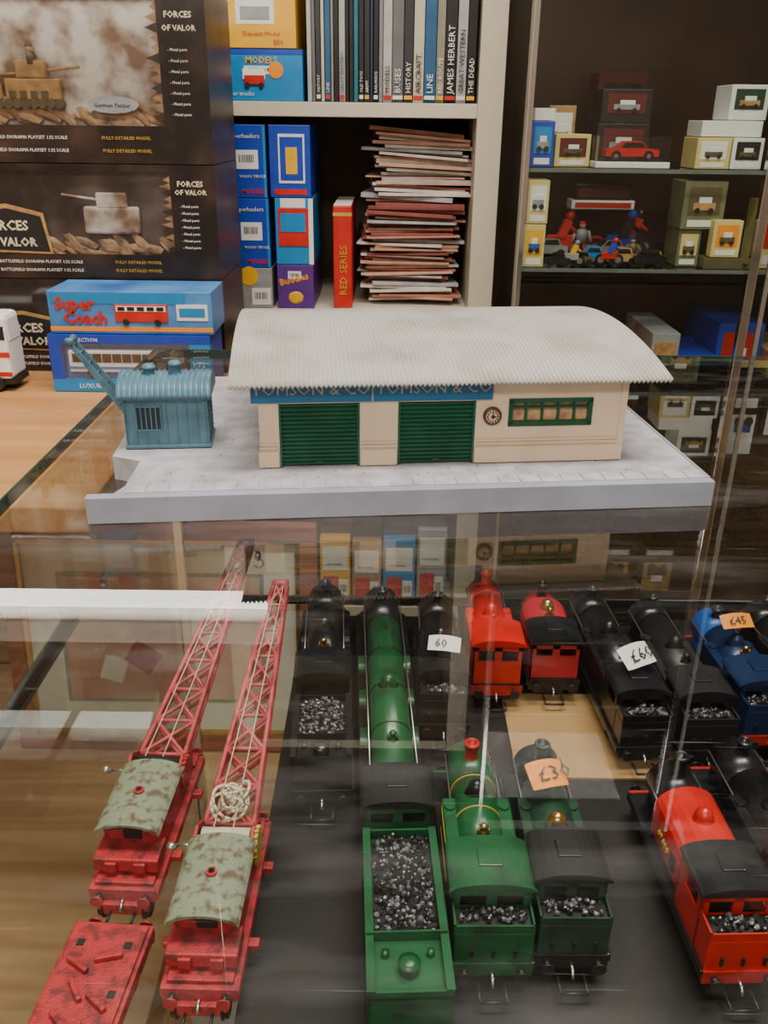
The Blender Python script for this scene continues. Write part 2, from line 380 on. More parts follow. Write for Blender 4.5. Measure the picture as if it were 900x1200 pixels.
for i in range(ns+1):
    u=-w-.003+(2*w+.006)*i/ns; off=.0011*max(0,math.cos(2*math.pi*i/8))
    ring=[b.bm.verts.new((u,d/2-(hh+off)*math.cos(math.pi*j/na),cz0+(rr+off)*math.sin(math.pi*j/na))) for j in range(na+1)]
    V+=ring
    if prev:
        for j in range(na): F.append(b.bm.faces.new((prev[j],ring[j],ring[j+1],prev[j+1])))
        F.append(b.bm.faces.new((prev[0],prev[na],ring[na],ring[0])))
    if i in (0,ns): F.append(b.bm.faces.new(ring))
    prev=ring
b._fin(V,teal,True,F)
for f in F:
    if len(f.verts)>4: f.smooth=False
for x,y,h_ in ((-.010,.013,.0065),(.006,.013,.0085)):
    b.lathe(x,y,cz0+rr-.002,[(.0042,0),(.0036,.001),(.0036,h_-.001),(.0044,h_-.001),(.0044,h_),(.0025,h_+.0016),(.001,h_+.0016)],teal,16)
for dy in (.006,.016):
    b.prism([(-w,.018),(-w,.027),(-w-.028,.0660),(-w-.030,.0645)],'Y',dy,dy+.0013,teal)
for t in (0.1,.25,.4,.55,.7,.85,.97):
    x=-w-.028*t; z=.0225+.0420*t; b.cyl((x,.006,z),(x,.0173,z),.0006,teal,seg=8)
b.lathe(-w-.0285,.0055,.0655,[(.0002,0),(.0024,0),(.0016,.006),(.0024,.012),(.0002,.012)],teal,16,axis='Y')
b.done((-0.1345,0.515,PL[2]+H+.0006),PR)

# ------------------------------------------------------------------ locomotives
def coal(b,x0,x1,y0,y1,z,n,r=.0011,hump=.002):
    b.box(x0,x1,y0,y1,z-.001,z,coalm)
    for i in range(n):
        x=random.uniform(x0+r,x1-r); y=random.uniform(y0+r,y1-r)
        k=1-((x-(x0+x1)/2)/((x1-x0)/2))**2
        b.sph((x,y,z+hump*k*.8),r*random.uniform(.7,1.3),random.choice([coalm,coalm,coalg]),sc=(1,random.uniform(.6,1),random.uniform(.6,1)),sub=1,rot=(random.random()*3,random.random()*3,0))
def wheels(b,ys,r,W,m=wheelm,rods=True):
    g=W*.31
    for y in ys:
        b.cyl((-g,y,r),(g,y,r),.001,steel,seg=8)
        for sx in (-1,1):
            x=sx*g
            b.lathe_x(x,y,r,[(r+.0007,-.0010*sx),(r+.0007,-.0003*sx),(r,0),(r,.0014*sx),(r-.0012,.0014*sx),(r-.0012,.0006*sx)],m)
            for k in range(8):
                a=k*math.pi/8
                b.box(x-.0001*sx,x+.0011*sx,y-(r-.001),y+(r-.001),r-.0003,r+.0003,m,rot=(a,0,0))
            b.cyl((x,y,r),(x+.002*sx,y,r),.0014,m,seg=10)
    if rods and len(ys)>1:
        for sx in (-1,1): b.box(sx*(g+.002),sx*(g+.0027),min(ys)-.001,max(ys)+.001,r-.003,r-.0015,steel)
def buffers(b,y,sgn,W,z=.0125,beam=redp):
    b.box(-W/2+.001,W/2-.001,y-.0008,y+.0008,z-.0032,z+.0028,beam)
    for x in (-W*.33,W*.33):
        b.cyl((x,y,z),(x,y+sgn*.004,z),.0012,lblack2,seg=10); b.cyl((x,y+sgn*.004,z),(x,y+sgn*.0048,z),.0026,beam if beam is cred else lblack2,seg=16)
    b.tube([(0,y,z-.002),(0,y+sgn*.003,z-.002),(0,y+sgn*.005,z-.0045)],.0006,steel)
    yy=y+sgn*.001; ye=y+sgn*.009
    b.tube([(-.005,yy,z-.007),(-.005,ye,z-.007),(.005,ye,z-.007),(.005,yy,z-.007)],.0006,lblack2,seg=6)
def loco(name,x,yr,yf,body,rot=0,W=.030,H=.047,tanks=True,tender=None,top=None,smoke=lblack,dome=None,chim=None,roof=None,bands=None,boilr=.0098,domes=(.5,),bunker=True,saddle=False,wh=3,valve=True,foot=lblack,number=None,hatch=True,beam=redp):
    """faces +Y. yr rear, yf front"""
    b=B(name); L=yf-yr; top=top or body; dome=dome or top; chim=chim or smoke; roof=roof or body
    ymid=(yr+yf)/2; tl=tender or 0
    f=L/2; r=-L/2
    lr=r+ (tl+.006 if tl else 0)
    bz=.0285
    b.box(-W*.22,W*.22,lr+.002,f-.002,.005,.0135,lblack2)
    b.box(-W/2,W/2,lr,f,.0135,.0150,foot,.0003)
    for sx in (-1,1): b.box(sx*W/2,sx*(W/2-.0008),lr,f,.0115,.0148,foot)
    LL=f-lr; wr=.0075 if wh<=3 else .0062
    ys=[lr+LL*(.22+.5*i/(wh-1)) for i in range(wh)]
    wheels(b,ys,wr,W)
    if LL>.09: wheels(b,[f-.012],.0048,W,rods=False)
    for sx in (-1,1): b.cyl((sx*W*.40,f-LL*.20,.0105),(sx*W*.40,f-LL*.08,.0105),.0034,foot,seg=14)
    buffers(b,f,1,W,beam=beam)
    cl=.022; bl=.011 if (bunker and not tl) else 0
    c0=lr+bl; c1=c0+cl; cw=W/2-.0012; ct=H-.0055
    for sx in (-1,1):
        xa,xb=sorted((sx*cw,sx*(cw-.001)))
        b.box(xa,xb,c0,c1,.015,.030,body); b.box(xa,xb,c0,c1,ct-.003,ct,body)
        b.box(xa,xb,c0,c0+.004,.030,ct-.003,body); b.box(xa,xb,c1-.006,c1,.030,ct-.003,body)
    def endwall(y):
        b.box(-cw,cw,y,y+.001,.015,.031,body); b.box(-cw,-cw+.003,y,y+.001,.031,ct,body); b.box(cw-.003,cw,y,y+.001,.031,ct,body)
        b.box(-.002,.002,y,y+.001,.031,ct,body); b.box(-cw,cw,y,y+.001,ct-.003,ct,body)
    endwall(c0); endwall(c1-.001)
    b.box(-cw+.001,cw-.001,c0+.001,c1-.001,.015,.020,lblack2)
    rw=cw+.0012; rr_=.0045
    pts=arc((0,ct),1,0,180,14,sx=rw,sz=rr_)
    b.prism(pts,'Y',c0-.001,c1+.001,roof,smooth=False)
    b.prism([(p[0]*1.03,p[1]+.0004) for p in arc((0,ct),1,5,175,14,sx=rw,sz=rr_)],'Y',c0-.002,c0-.0008,roof)
    if hatch: b.box(-.0045,.0045,c0+.007,c0+.016,ct+rr_-.0006,ct+rr_+.0007,roof,.0003)
    sb=f-LL*.27 if LL<.11 else f-LL*.2
    b.cyl((0,c1-.001,bz),(0,sb,bz),boilr,top,seg=32)
    b.cyl((0,sb,bz),(0,f-.006,bz),boilr+.0004,smoke,seg=32)
    b.lathe(0,f-.006,bz,[(boilr-.001,0),(boilr-.0015,.0008),(.005,.0016),(.0001,.0018)],smoke,24,axis='Y')
    b.box(-boilr*.8,boilr*.8,sb,f-.006,.015,bz-.004,smoke); b.box(-boilr*.7,boilr*.7,c1,sb,.015,bz-.005,top)
    if bands:
        n=3 if LL<.11 else 5
        for i in range(n):
            y=c1+.004+(sb-c1-.005)*i/(n-1); b.cyl((0,y-.0003,bz),(0,y+.0003,bz),boilr+.00035,bands,seg=32)
    if saddle:
        pts=[(-W*.42,.018),(-W*.44,.030)]+[(W*.44*math.cos(math.radians(a)),.031+.0105*math.sin(math.radians(a))) for a in range(160,19,-14)]+[(W*.44,.030),(W*.42,.018)]
        b.prism(pts,'Y',c1+.001,sb-.001,body)
    elif tanks and not tl:
        te=c1+(sb-c1)*.8
        for sx in (-1,1):
            xa,xb=sorted((sx*(W/2-.0015),sx*(W/2-.0075)))
            b.box(xa,xb,c1-.0005,te,.015,.0325,body,.0008)
            if bands: b.box(sx*(W/2-.0015),sx*(W/2-.0012),c1+.002,te-.002,.018,.0185,bands); b.box(sx*(W/2-.0015),sx*(W/2-.0012),c1+.002,te-.002,.0295,.030,bands)
            b.cyl((sx*(W/2-.0045),te-.006,.0325),(sx*(W/2-.0045),te-.006,.0338),.0022,body,seg=14)
    elif tl:
        for sx in (-1,1):
            for y in ys:
                pts=[(y-wr-.001,.015)]+[(y+(wr+.001)*math.cos(math.radians(a)),.015+.0035*math.sin(math.radians(a))) for a in range(160,19,-20)]+[(y+wr+.001,.015)]
                b.prism(pts,'X',sx*(W/2-.0008),sx*(W/2-.0045),body)
    for sx in (-1,1): b.cyl((sx*(boilr+.0010),c1,bz+.003),(sx*(boilr+.0010),f-.007,bz+.003),.0004,steel,seg=6)
    cy=(sb+f-.006)/2
    tb=bz+boilr
    ch=H-tb+.003
    if saddle: ch+=.002
    b.lathe(0,cy,tb-.002,[(.0045,0),(.0034,.0015),(.0027,.003),(.0027,ch-.0012),(.0036,ch-.001),(.0036,ch),(.0026,ch+.0006),(.0020,ch+.0002),(.0018,ch-.003)],chim,20)
    zt_=tb if not saddle else .0412
    for dpos in domes:
        y=c1+(sb-c1)*dpos
        b.lathe(0,y,zt_-.0015,[(.0052,0),(.0040,.0018),(.0038,.0035),(.0032,.0053),(.0018,.0066),(.0002,.0071)],dome,20)
    if valve:
        y=c1+(sb-c1)*.17
        vm=brass if valve!='plain' else top
        b.lathe(0,y,zt_-.001,[(.0028,0),(.0016,.0015),(.0014,.0045),(.0019,.005),(.0008,.0062)],vm,14)
        for sx in (-1,1): b.cyl((sx*.0022,y,zt_-.001),(sx*.0022,y,zt_+.003),.0006,vm,seg=8)
    if bl:
        b.box(-cw,cw,lr,c0,.015,.0300,body,.0006)
        b.box(-cw+.001,cw-.001,lr+.001,c0-.0005,.0300,.0312,lblack2)
        b.box(-cw,cw,lr+.0001,lr+.0008,.030,.0335,body)
        for sx in (-1,1): b.box(sx*cw,sx*(cw-.0008),lr,c0,.030,.0335,body)
        coal(b,-cw+.0015,cw-.0015,lr+.0015,c0-.001,.0318,60)
        for sx in (-1,0,1): b.box(sx*.008-.0006,sx*.008+.0006,lr-.0008,lr,.018,.022,lblack2)
        buffers(b,lr,-1,W,beam=beam)
    elif not tl:
        b.box(-cw+.001,cw-.001,lr-.0006,lr,.016,.017,lblack2)
        buffers(b,lr,-1,W,beam=beam)
    if number and not tl:
        b.text(number,(-W*.44,c1+(sb-c1)*.75,.0235),.0052,lyel,normal='-X',ext=.0004)
        b.box(-W*.44-.0003,-W*.40,c1+(sb-c1)*.30,c1+(sb-c1)*.18,.022,.030,blackp)
    if tl:
        t0=r;t1=r+tl
        b.box(-W*.25,W*.25,t0+.002,t1+.005,.006,.0135,lblack2)
        b.box(-W/2,W/2,t0,t1,.0135,.015,foot)
        wheels(b,[t0+tl*.18,t0+tl*.5,t0+tl*.82],.0056,W,rods=False)
        tw=W/2-.001
        for sx in (-1,1):
            b.box(sx*tw,sx*(tw-.001),t0,t1,.015,.034,body); b.box(sx*(W/2-.002),sx*(W/2-.0032),t0+.003,t1-.003,.006,.0135,lblack2)
            b.box(sx*(tw+.0004),sx*(tw-.0026),t0,t1,.034,.0348,body)
        b.box(-tw,tw,t0,t0+.001,.015,.034,body); b.box(-tw,tw,t1-.001,t1,.015,.034,body)
        b.box(-tw,tw,t0,t0+tl*.30,.030,.0315,body)
        b.box(-tw,tw,t0+tl*.30,t0+tl*.31,.030,.036,body)
        b.lathe(0,t0+tl*.14,.0315,[(.0036,0),(.0036,.003),(.0040,.0032),(.0040,.004),(.0015,.0048),(.0002,.005)],body,18)
        for sx in (-1,1): b.lathe(sx*.008,t0+tl*.22,.0315,[(.0015,0),(.0015,.002),(.0002,.0024)],body,12)
        coal(b,-tw+.0025,tw-.0025,t0+tl*.32,t1-.003,.0315,380,r=.00100,hump=.0045)
        b.box(-.002,.002,t1,t1+.008,.010,.012,lblack2)
        buffers(b,t0,-1,W,beam=beam)
    return b.done((x,ymid,.8549),rot)
R_=math.radians
loco('black_tender_locomotive',-.0315,.318,.480,lblack,rot=R_(3),tender=.048,H=.045,wh=4,domes=(.55,),foot=lblack2,beam=lblack2)
loco('green_tender_locomotive',.0048,.201,.477,lgreen,rot=R_(2.6),tender=.074,W=.031,H=.045,wh=4,roof=lblack2,bands=lblack2,chim=lblack,domes=(.5,),valve='plain',beam=lgreen)
loco('black_tank_locomotive',.0322,.368,.470,lblack,domes=(.35,),valve='plain',H=.043,W=.027,beam=lblack2)
loco('red_tank_locomotive',.0630,.402,.490,lred,rot=R_(0),smoke=lred,domes=(.45,),H=.046,valve='plain',W=.030,bunker=False,hatch=False,wh=2)
loco('crimson_tank_locomotive',.0955,.408,.474,lcrim,rot=R_(0),smoke=lcrim,chim=lblack,dome=brass,domes=(.5,),roof=lblack,H=.044,saddle=True,bunker=False,wh=2,beam=lblack2)
loco('black_tank_locomotive',.1280,.352,.476,lblack,rot=R_(3),domes=(.6,),H=.044,W=.028,beam=lblack2)
loco('black_tank_locomotive',.1605,.350,.466,lblack2,rot=R_(2),domes=(.45,),H=.044,W=.029,valve='plain',beam=lblack2)
loco('blue_tank_locomotive',.1950,.362,.456,lblue,rot=R_(3),smoke=lblue2,domes=(.5,),H=.043,chim=lblack)
loco('black_tank_locomotive',.2290,.350,.466,lblack,rot=R_(3),domes=(.5,),H=.044)
loco('green_tank_locomotive',.0412,.228,.332,lgreen,rot=R_(1),bands=lyel,smoke=lgreen,chim=redp,dome=lblack,domes=(.75,),H=.045,W=.032,beam=lgreen)
loco('dark_green_tank_locomotive',.0720,.232,.330,lgreen2,rot=R_(.5),dome=brass,chim=lblack,domes=(.25,),roof=lblack2,H=.046,W=.029,valve=False,beam=lblack2)
loco('red_saddle_tank_locomotive',.1315,.226,.320,lred,rot=R_(2),saddle=True,roof=lblack,domes=(.45,),dome=lred,H=.046,valve=False,number='47480')
loco('black_tank_locomotive',.1655,.232,.337,lblack,rot=R_(2),domes=(.5,),H=.044)
loco('black_tank_locomotive',.1975,.234,.337,lblack2,rot=R_(2),domes=(.5,),H=.043,valve='plain')

def tag(name,loc,w,h,m,txt,rotz=0,tilt=0.5):
    b=B(name); n=8
    prev=None;F=[];V=[]
    for i in range(n+1):
        t=i/n-.5; x=t*w; z=.0015*math.cos(t*3)
        hh_=h*(1-.6*abs(t)**3*4*.3)
        a=b.bm.verts.new((x,-hh_/2,z)); c=b.bm.verts.new((x,hh_/2,z+.0006)); V+=[a,c]
        if prev: F.append(b.bm.faces.new((prev[0],a,c,prev[1])))
        prev=(a,c)
    b._fin(V,m,True,F)
    b.text(txt,(-w*.30,-h*.28,.0023),h*.75,blackp,normal='Z',ext=.00005)
    return b.done(loc,rot=(tilt,0,rotz))
tag('price_tag',(.0325,.391,.9035),.017,.009,tagw,'60',rotz=-.15)
tag('price_tag',(.130,.380,.9050),.019,.013,tagw,'£60',rotz=.5)
tag('price_tag',(.194,.415,.9050),.018,.009,orange,'£45',rotz=.15)
tag('price_tag',(.0700,.293,.9020),.016,.013,orange,'£30',rotz=.25,tilt=.3)

# ------------------------------------------------------------------ breakdown cranes
def lattice(b,p0,p1,w0,w1,h0,h1,m,n=7,t=.0008):
    p0=Vector(p0);p1=Vector(p1); d=(p1-p0); ax=Vector((1,0,0)); up=ax.cross(d).normalized()
    if up.z<0: up=-up
    def P(k,sx,sz):
        f=k/n; c=p0+d*f; return c+ax*sx*(w0+(w1-w0)*f)/2+up*sz*(h0+(h1-h0)*f)/2
    for sx in (-1,1):
        for sz in (-1,1): b.cyl(P(0,sx,sz),P(n,sx,sz),t*1.2,m,seg=6)
    for k in range(n):
        for sz in (-1,1):
            b.cyl(P(k,-1,sz),P(k+1,1,sz),t,m,seg=6); b.cyl(P(k,1,sz),P(k+1,-1,sz),t,m,seg=6)
        b.cyl(P(k,-1,1),P(k,1,1),t,m,seg=6)
        for sx in (-1,1): b.cyl(P(k,sx,-1),P(k+1,sx,1),t*.8,m,seg=6)
    b.cyl(P(n,-1.1,0),P(n,1.1,0),t*2.6,m,seg=12)
def crane(name,x,y,rot,jl,je,hook=True,coil=False,jaw=0):
    b=B(name); W=.029
    b.box(-W/2,W/2,-.040,.044,.0095,.0145,cred,.0006)
    for yy in (-.030,.034):
        b.box(-W*.36,W*.36,yy-.013,yy+.013,.004,.0095,cred,.0004)
        wheels(b,[yy-.008,yy+.008],.0052,W,m=wheelm,rods=False)
    buffers(b,-.040,-1,W,beam=cred); buffers(b,.044,1,W,beam=cred)
    for yy in (-.034,.038):
        b.box(-W*.42,W*.42,yy-.004,yy+.004,.0145,.0165,cred,.0004)
    b.box(-W/2-.004,W/2+.004,.018,.022,.010,.013,cred,.0004); b.box(-W/2-.004,W/2+.004,-.020,-.016,.010,.013,cred,.0004)
    b.cyl((0,.006,.0145),(0,.006,.018),.012,cred,seg=28)
    b.box(-.0125,.0125,-.022,.014,.018,.029,cred,.0008)
    b.box(-.0135,.0135,-.034,-.020,.018,.0245,cred,.0008)
    for k in (-1,1): b.box(k*.006-.0025,k*.006+.0025,-.0355,-.034,.019,.0235,cred,.0004)
    b.box(-.004,.004,-.0225,-.020,.0245,.034,lblack2,.0004)
    for k in range(5): b.box(-.0128,-.0125,-.018+k*.006,-.0155+k*.006,.021,.026,cred)
    for sx in (-1,1): b.box(sx*.0125,sx*.0115,-.020,.010,.029,.0335,cred)
    outer=arc((0,.0325),1,12,168,12,sx=.0140,sz=.0058); inner=arc((0,.0315),1,168,12,12,sx=.0136,sz=.0055)
    b.prism(outer+inner,'Y',-.029,.012,croof)
    b.cyl((0,-.009,.038),(0,-.009,.0395),.0022,cred,seg=16); b.cyl((0,-.009,.0395),(0,-.009,.0398),.0012,lblack,seg=12)
    for sx in (-1,1):
        b.prism([(.010,.018),(.010,.034),(.018,.036),(.032,.027),(.030,.018)],'X',sx*.0110,sx*.0122,cred)
    b.cyl((-.010,.018,.029),(.010,.018,.029),.0045,rope if coil else lblack2,seg=18)
    gm=lyel if coil else cred
    b.cyl((.0124,.016,.028),(.0140,.016,.028),.0068,gm,seg=24)
    for k in range(16):
        a=k*math.pi/8; b.box(.0124,.014,.016+.0070*math.cos(a)-.0006,.016+.0070*math.cos(a)+.0006,.028+.0070*math.sin(a)-.0006,.028+.0070*math.sin(a)+.0006,gm)
    b.cyl((-.0112,.012,.031),(-.019,.012,.031),.0007,steel,seg=8); b.cyl((-.019,.012,.031),(-.019,.006,.036),.0007,steel,seg=8); b.sph((-.019,.005,.037),.002,steel)
    p0=Vector((0,.026,.027)); R3=Matrix.Rotation(-jaw,3,'Z'); p1=p0+R3@Vector((0,jl*math.cos(je),jl*math.sin(je)))
    lattice(b,p0,p1,.0205,.0075,.006,.0035,cpink,n=8,t=.0010)
    for sx in (-1,1): b.cyl((sx*.004,.014,.038),p1+Vector((sx*.002,0,.002)),.00028,rope,seg=5)
    if hook:
        b.cyl(p1,p1+Vector((.006,.002,-.008)),.0003,lblack,seg=5)
        b.sph(p1+Vector((.006,.002,-.010)),.0028,steel,sc=(.7,1,1.2))
        hk=[p1+Vector((.006+.003*math.sin(a),.002,-.0155-.003*math.cos(a)+.0005)) for a in [i*.45-1.0 for i in range(10)]]
        b.tube(hk,.0006,steel,seg=6)
    if coil:
        c=Vector((.001,.030,.0385))
        for j in range(13):
            pts=[]; r1=random.uniform(.004,.0082); o=Vector((random.uniform(-.003,.003),random.uniform(-.005,.004),random.uniform(-.001,.003)))
            tl_=Euler((random.uniform(-.9,.9),random.uniform(-.9,.9),random.random()*6)).to_matrix(); el=random.uniform(.4,.9)
            for i in range(15):
                a=i*.46; pts.append(c+o+tl_@Vector((r1*math.cos(a),r1*el*math.sin(a),.001*math.sin(a*2))))
            b.tube(pts,.0007,rope,seg=6)
    return b.done((x,y,.8524),rot)
crane('breakdown_crane',-.1030,.302,R_(-2),.158,R_(14),hook=True,jaw=R_(5))
crane('breakdown_crane',-.0640,.258,R_(-1),.158,R_(12),hook=False,coil=True,jaw=R_(1))
b=B('red_match_wagon'); W=.031;l=.035
b.box(-W/2,W/2,-l,l,.013,.0185,cred,.0006); b.box(-W/2+.0015,W/2-.0015,-l+.0015,l-.0015,.0185,.0200,cred,.0004)
wheels(b,[-l*.62,l*.62],.0058,W,rods=False); b.box(-W*.3,W*.3,-l+.004,l-.004,.006,.013,lblack2)
buffers(b,l,1,W,beam=cred); buffers(b,-l,-1,W,beam=cred)
for x,y in ((-.009,.024),(.009,.024),(-.009,-.022),(.009,-.022),(.010,.004)): b.box(x-.0014,x+.0014,y-.0014,y+.0014,.0195,.0203,lblack2)
for x,y,a in ((-.006,.014,.5),(.004,.018,-.3),(-.003,.004,.9),(.006,.000,.6),(-.004,-.008,.7),(.005,-.012,1.1),(-.006,-.018,.4)):
    b.box(x-.005,x+.005,y-.0010,y+.0010,.020,.0222,cred,.0004,rot=(0,0,-a))
b.done((-.1040,.208,.8524),R_(-4))

# ------------------------------------------------------------------ side counter with boxes (left)
tabm=woodmat('table_wood',(0.46,0.21,0.065),(0.60,0.31,0.12),scale=2.5)
b=B('side_counter')
b.box(-1.94,-.245,.66,1.30,.835,.860,tabm,.002); b.box(-.245,-.17,.845,1.30,.835,.860,tabm)
b.done()
def forces_box(name,z0,z1,x0=-.53,x1=-.2,y=1.08,art=0):
    b=B(name); w=x1-x0; h=z1-z0
    b.box(0,w,.012,.16,0,h,darkb)
    b.box(0,w,0,.012,0,h*.22,darkb); b.box(0,w,0,.012,h*.94,h,darkb); b.box(w*.84,w,0,.012,h*.22,h*.94,darkb); b.box(0,w*.06,0,.012,h*.22,h*.94,darkb)
    b.box(w*.06,w*.84,.0105,.0118,h*.22,h*.94,smoke if art==0 else smoke2)
    for i in range(60):
        x=w*(.06+.76*random.random()); b.sph((x,.007,h*(.20+.12*random.random())),.009*random.uniform(.6,1.5),sand,sc=(1.6,.35,.55),sub=1,rot=(0,random.random(),0))
    for i in range(12):
        b.prism([(w*.84,h*(.24+.055*i)),(w*(.84-.02-.03*random.random()),h*(.27+.055*i)),(w*.84,h*(.30+.055*i))],'Y',.0005,.0015,sand if i%3 else darkb)
    if art==0:
        for bx,k in ((w*.40,1.0),(w*.22,.8)):
            b.box(bx-.030*k,bx+.032*k,.001,.009,h*.36,h*.36+.022*k,tan,.002); b.box(bx-.016*k,bx+.018*k,.001,.009,h*.36+.022*k,h*.36+.040*k,tan,.002)
            b.cyl((bx+.015*k,.005,h*.36+.030*k),(bx+.055*k,.005,h*.36+.034*k),.0015,tan,seg=8)
            for q in range(7): b.cyl((bx-.028*k+q*.0095*k,.0,h*.34),(bx-.028*k+q*.0095*k,.009,h*.34),.0050*k,olive,seg=12)
            for q in range(4): b.box(bx-.026*k+q*.012*k,bx-.018*k+q*.012*k,.000,.002,h*.37,h*.37+.008,olive,.001)
            b.sph((bx+.002,.004,h*.36+.052*k),.004,skin); b.sph((bx+.002,.004,h*.36+.0545*k),.0043,olive,sc=(1,1,.7)); b.cyl((bx+.002,.004,h*.36+.036*k),(bx+.002,.004,h*.36+.049*k),.0045,olive,seg=10)
        b.prism([(w*(.67+.09*math.cos(a*.52)),h*.34+h*.05*math.sin(a*.52)) for a in range(12)],'Y',-.0008,0,greyb)
        b.text('German Panzer',(w*.605,-.001,h*.325),.0065,blackp)
    else:
        b.box(w*.52,w*.72,.002,.009,h*.40,h*.64,smoke,.003); b.box(w*.57,w*.68,.002,.008,h*.62,h*.76,smoke,.002); b.cyl((w*.57,.004,h*.7),(w*.45,.004,h*.74),.0015,smoke)
        b.prism([(w*.12,h*.24),(w*.14,h*.62),(w*.25,h*.66),(w*.38,h*.58),(w*.40,h*.22)],'Y',-.0006,-.0001,tan)
        b.prism([(w*.125,h*.26),(w*.145,h*.58),(w*.25,h*.62),(w*.37,h*.55),(w*.39,h*.24)],'Y',-.0009,-.0006,blackp)
        b.text('FORCES',(w*.155,-.0012,h*.43),.0155,paley_,bold=.0004); b.text('OF VALOR',(w*.15,-.0012,h*.29),.0135,paley_,bold=.0004)
    for k in range(2):
        b.text('BATTLEFIELD DIORAMA PLAYSET 1:32 SCALE',(w*.20,-.0006,h*(.14-.075*k)),.0050,tagw)
        b.text('FULLY DETAILED MODEL',(w*.62,-.0006,h*(.14-.075*k)),.0050,lyel)
    b.text('FORCES',(w*.865,-.0006,h*.82),.0085,paley_,bold=.0002); b.text('OF VALOR',(w*.855,-.0006,h*.75),.0078,paley_,bold=.0002)
    for k in range(7): b.text('- Metal parts',(w*.87,-.0006,h*(.64-.06*k)),.0042,tagw)
    b.box(w*.06,w*.84,-.0003,.0,h*.22,h*.94,film)
    return b.done((x0,y,z0))
paley_=mat('letter_cream',(.70,.62,.42),.5)
forces_box('boxed_tank_diorama_toy',.861,.974,art=1)
forces_box('boxed_tank_diorama_toy',.975,1.104,art=1)
forces_box('boxed_tank_diorama_toy',1.105,1.285,art=0)
paleb=mat('bus_box_blue',(0.08,0.27,0.60),0.35,color2=(0.02,0.11,0.38),scale=18)
b=B('boxed_toy_coach'); w=.185
b.box(0,w,0,.075,0,.048,paleb,.001); b.box(.004,w-.03,-.0006,0,.034,.046,cyanb)
b.text('Super',(.008,-.0012,.028),.019,redb,bold=.0007); b.text('Coach',(.016,-.0012,.012),.019,redb,bold=.0007)
b.box(.075,.135,-.002,0,.014,.034,redb,.001); b.box(.077,.133,-.0026,-.0015,.026,.032,white)
for k in range(5): b.box(.079+k*.011,.087+k*.011,-.003,-.0025,.0268,.0312,blackp)
for x in (.087,.123): b.cyl((x,-.003,.014),(x,0,.014),.0035,blackp,seg=14)
b.box(.145,.180,-.001,0,.016,.034,tagw); b.box(.148,.177,-.0014,-.0009,.020,.030,cyanb)
b.box(0,w,-.0006,0,.003,.008,orange)
b.done((-.382,.995,.9276))
b=B('boxed_toy_coach')
b.box(0,w,.012,.075,0,.066,royal,.001); b.box(0,w,0,.012,0,.014,cyanb); b.box(0,w,0,.012,.056,.066,royal); b.box(0,.014,0,.012,.014,.056,royal); b.box(w-.024,w,0,.012,.014,.056,cyanb)
b.box(.014,w-.024,.0115,.012,.014,.056,cyanb)
b.box(.020,w-.030,.002,.011,.022,.048,white,.002)
for k in range(9): b.box(.025+k*.0115,.0355+k*.0115,.0012,.002,.034,.044,blackp)
b.box(.020,w-.030,.0014,.002,.026,.029,cyanb)
for x in (.045,.125): b.cyl((x,.0012,.021),(x,.01,.021),.005,blackp,seg=16)
b.box(.014,w-.024,-.0003,0,.014,.056,film)
b.text('LUXURY COACH',(.03,-.0008,.004),.008,tagw); b.text('1:72',(.163,-.0008,.03),.009,tagw); b.text('COLLECTION',(.02,-.0008,.0585),.006,tagw)
b.done((-.386,.990,.861))
b=B('toy_delivery_lorry')
b.box(-.055,.055,0,.045,.014,.075,white,.004); b.box(-.056,.056,-.0005,0,.040,.046,redb); b.box(-.056,.056,-.0005,0,.018,.023,redb)
b.box(.03,.056,.002,.043,.052,.088,white,.006); b.box(.034,.053,-.0006,.002,.060,.075,blackp)
b.box(-.057,.057,.002,.043,.008,.014,blackp)
for x in (-.035,.034):
    b.cyl((x,-.002,.010),(x,.046,.010),.010,blackp,seg=20); b.cyl((x,-.003,.010),(x,-.002,.010),.005,greyb,seg=14)
b.done((-.486,.985,.861))

# framed pictures
framem=woodmat('frame_mahogany',(0.20,0.05,0.02),(0.44,0.15,0.07),scale=4)
matt=mat('picture_mount',(0.80,0.80,0.68),0.7,var=.03); matg=mat('picture_mount_green',(0.36,0.40,0.30),0.7)
art=mat('picture_art',(0.70,0.54,0.42),0.6,color2=(0.52,0.22,0.15),scale=12)
def framed(name,w,h,loc,rot,artm):
    b=B(name); t=.026
    for a,c,e,g in ((0,w,0,t),(0,w,h-t,h),(0,t,t,h-t),(w-t,w,t,h-t)):
        b.box(a,c,0,.02,e,g,framem,.004)
    for a,c,e,g in ((t,w-t,t,t+.006),(t,w-t,h-t-.006,h-t),(t,t+.006,t,h-t),(w-t-.006,w-t,t,h-t)): b.box(a,c,.004,.012,e,g,brass)
    b.box(t,w-t,.012,.018,t,h-t,matt)
    m0=.085; b.box(m0-.006,w-m0+.006,.0112,.012,m0-.006,h-m0+.006,matg); b.box(m0,w-m0,.0105,.0112,m0,h-m0,artm)
    for i in range(5):
        b.box(m0+.01+i*.04,m0+.035+i*.05,.010,.0105,m0+.01+.02*i,m0+.05+.02*i,[art,matt,cred][i%3],rot=(0,.3*i,0))
    return b.done(loc,rot=rot)
framed('framed_picture',.46,.37,(-.555,1.08,.263),(R_(-6),0,0),art)
b=B('low_bench'); b.box(-.95,-.25,.60,1.30,.235,.260,oak,.002); b.box(-.25,-.05,.85,1.30,.235,.260,oak)
for x in (-.93,-.29):
    for y in (.62,1.26): b.box(x,x+.025,y,y+.025,0,.235,oak)
b.done()
b=B('loose_papers')
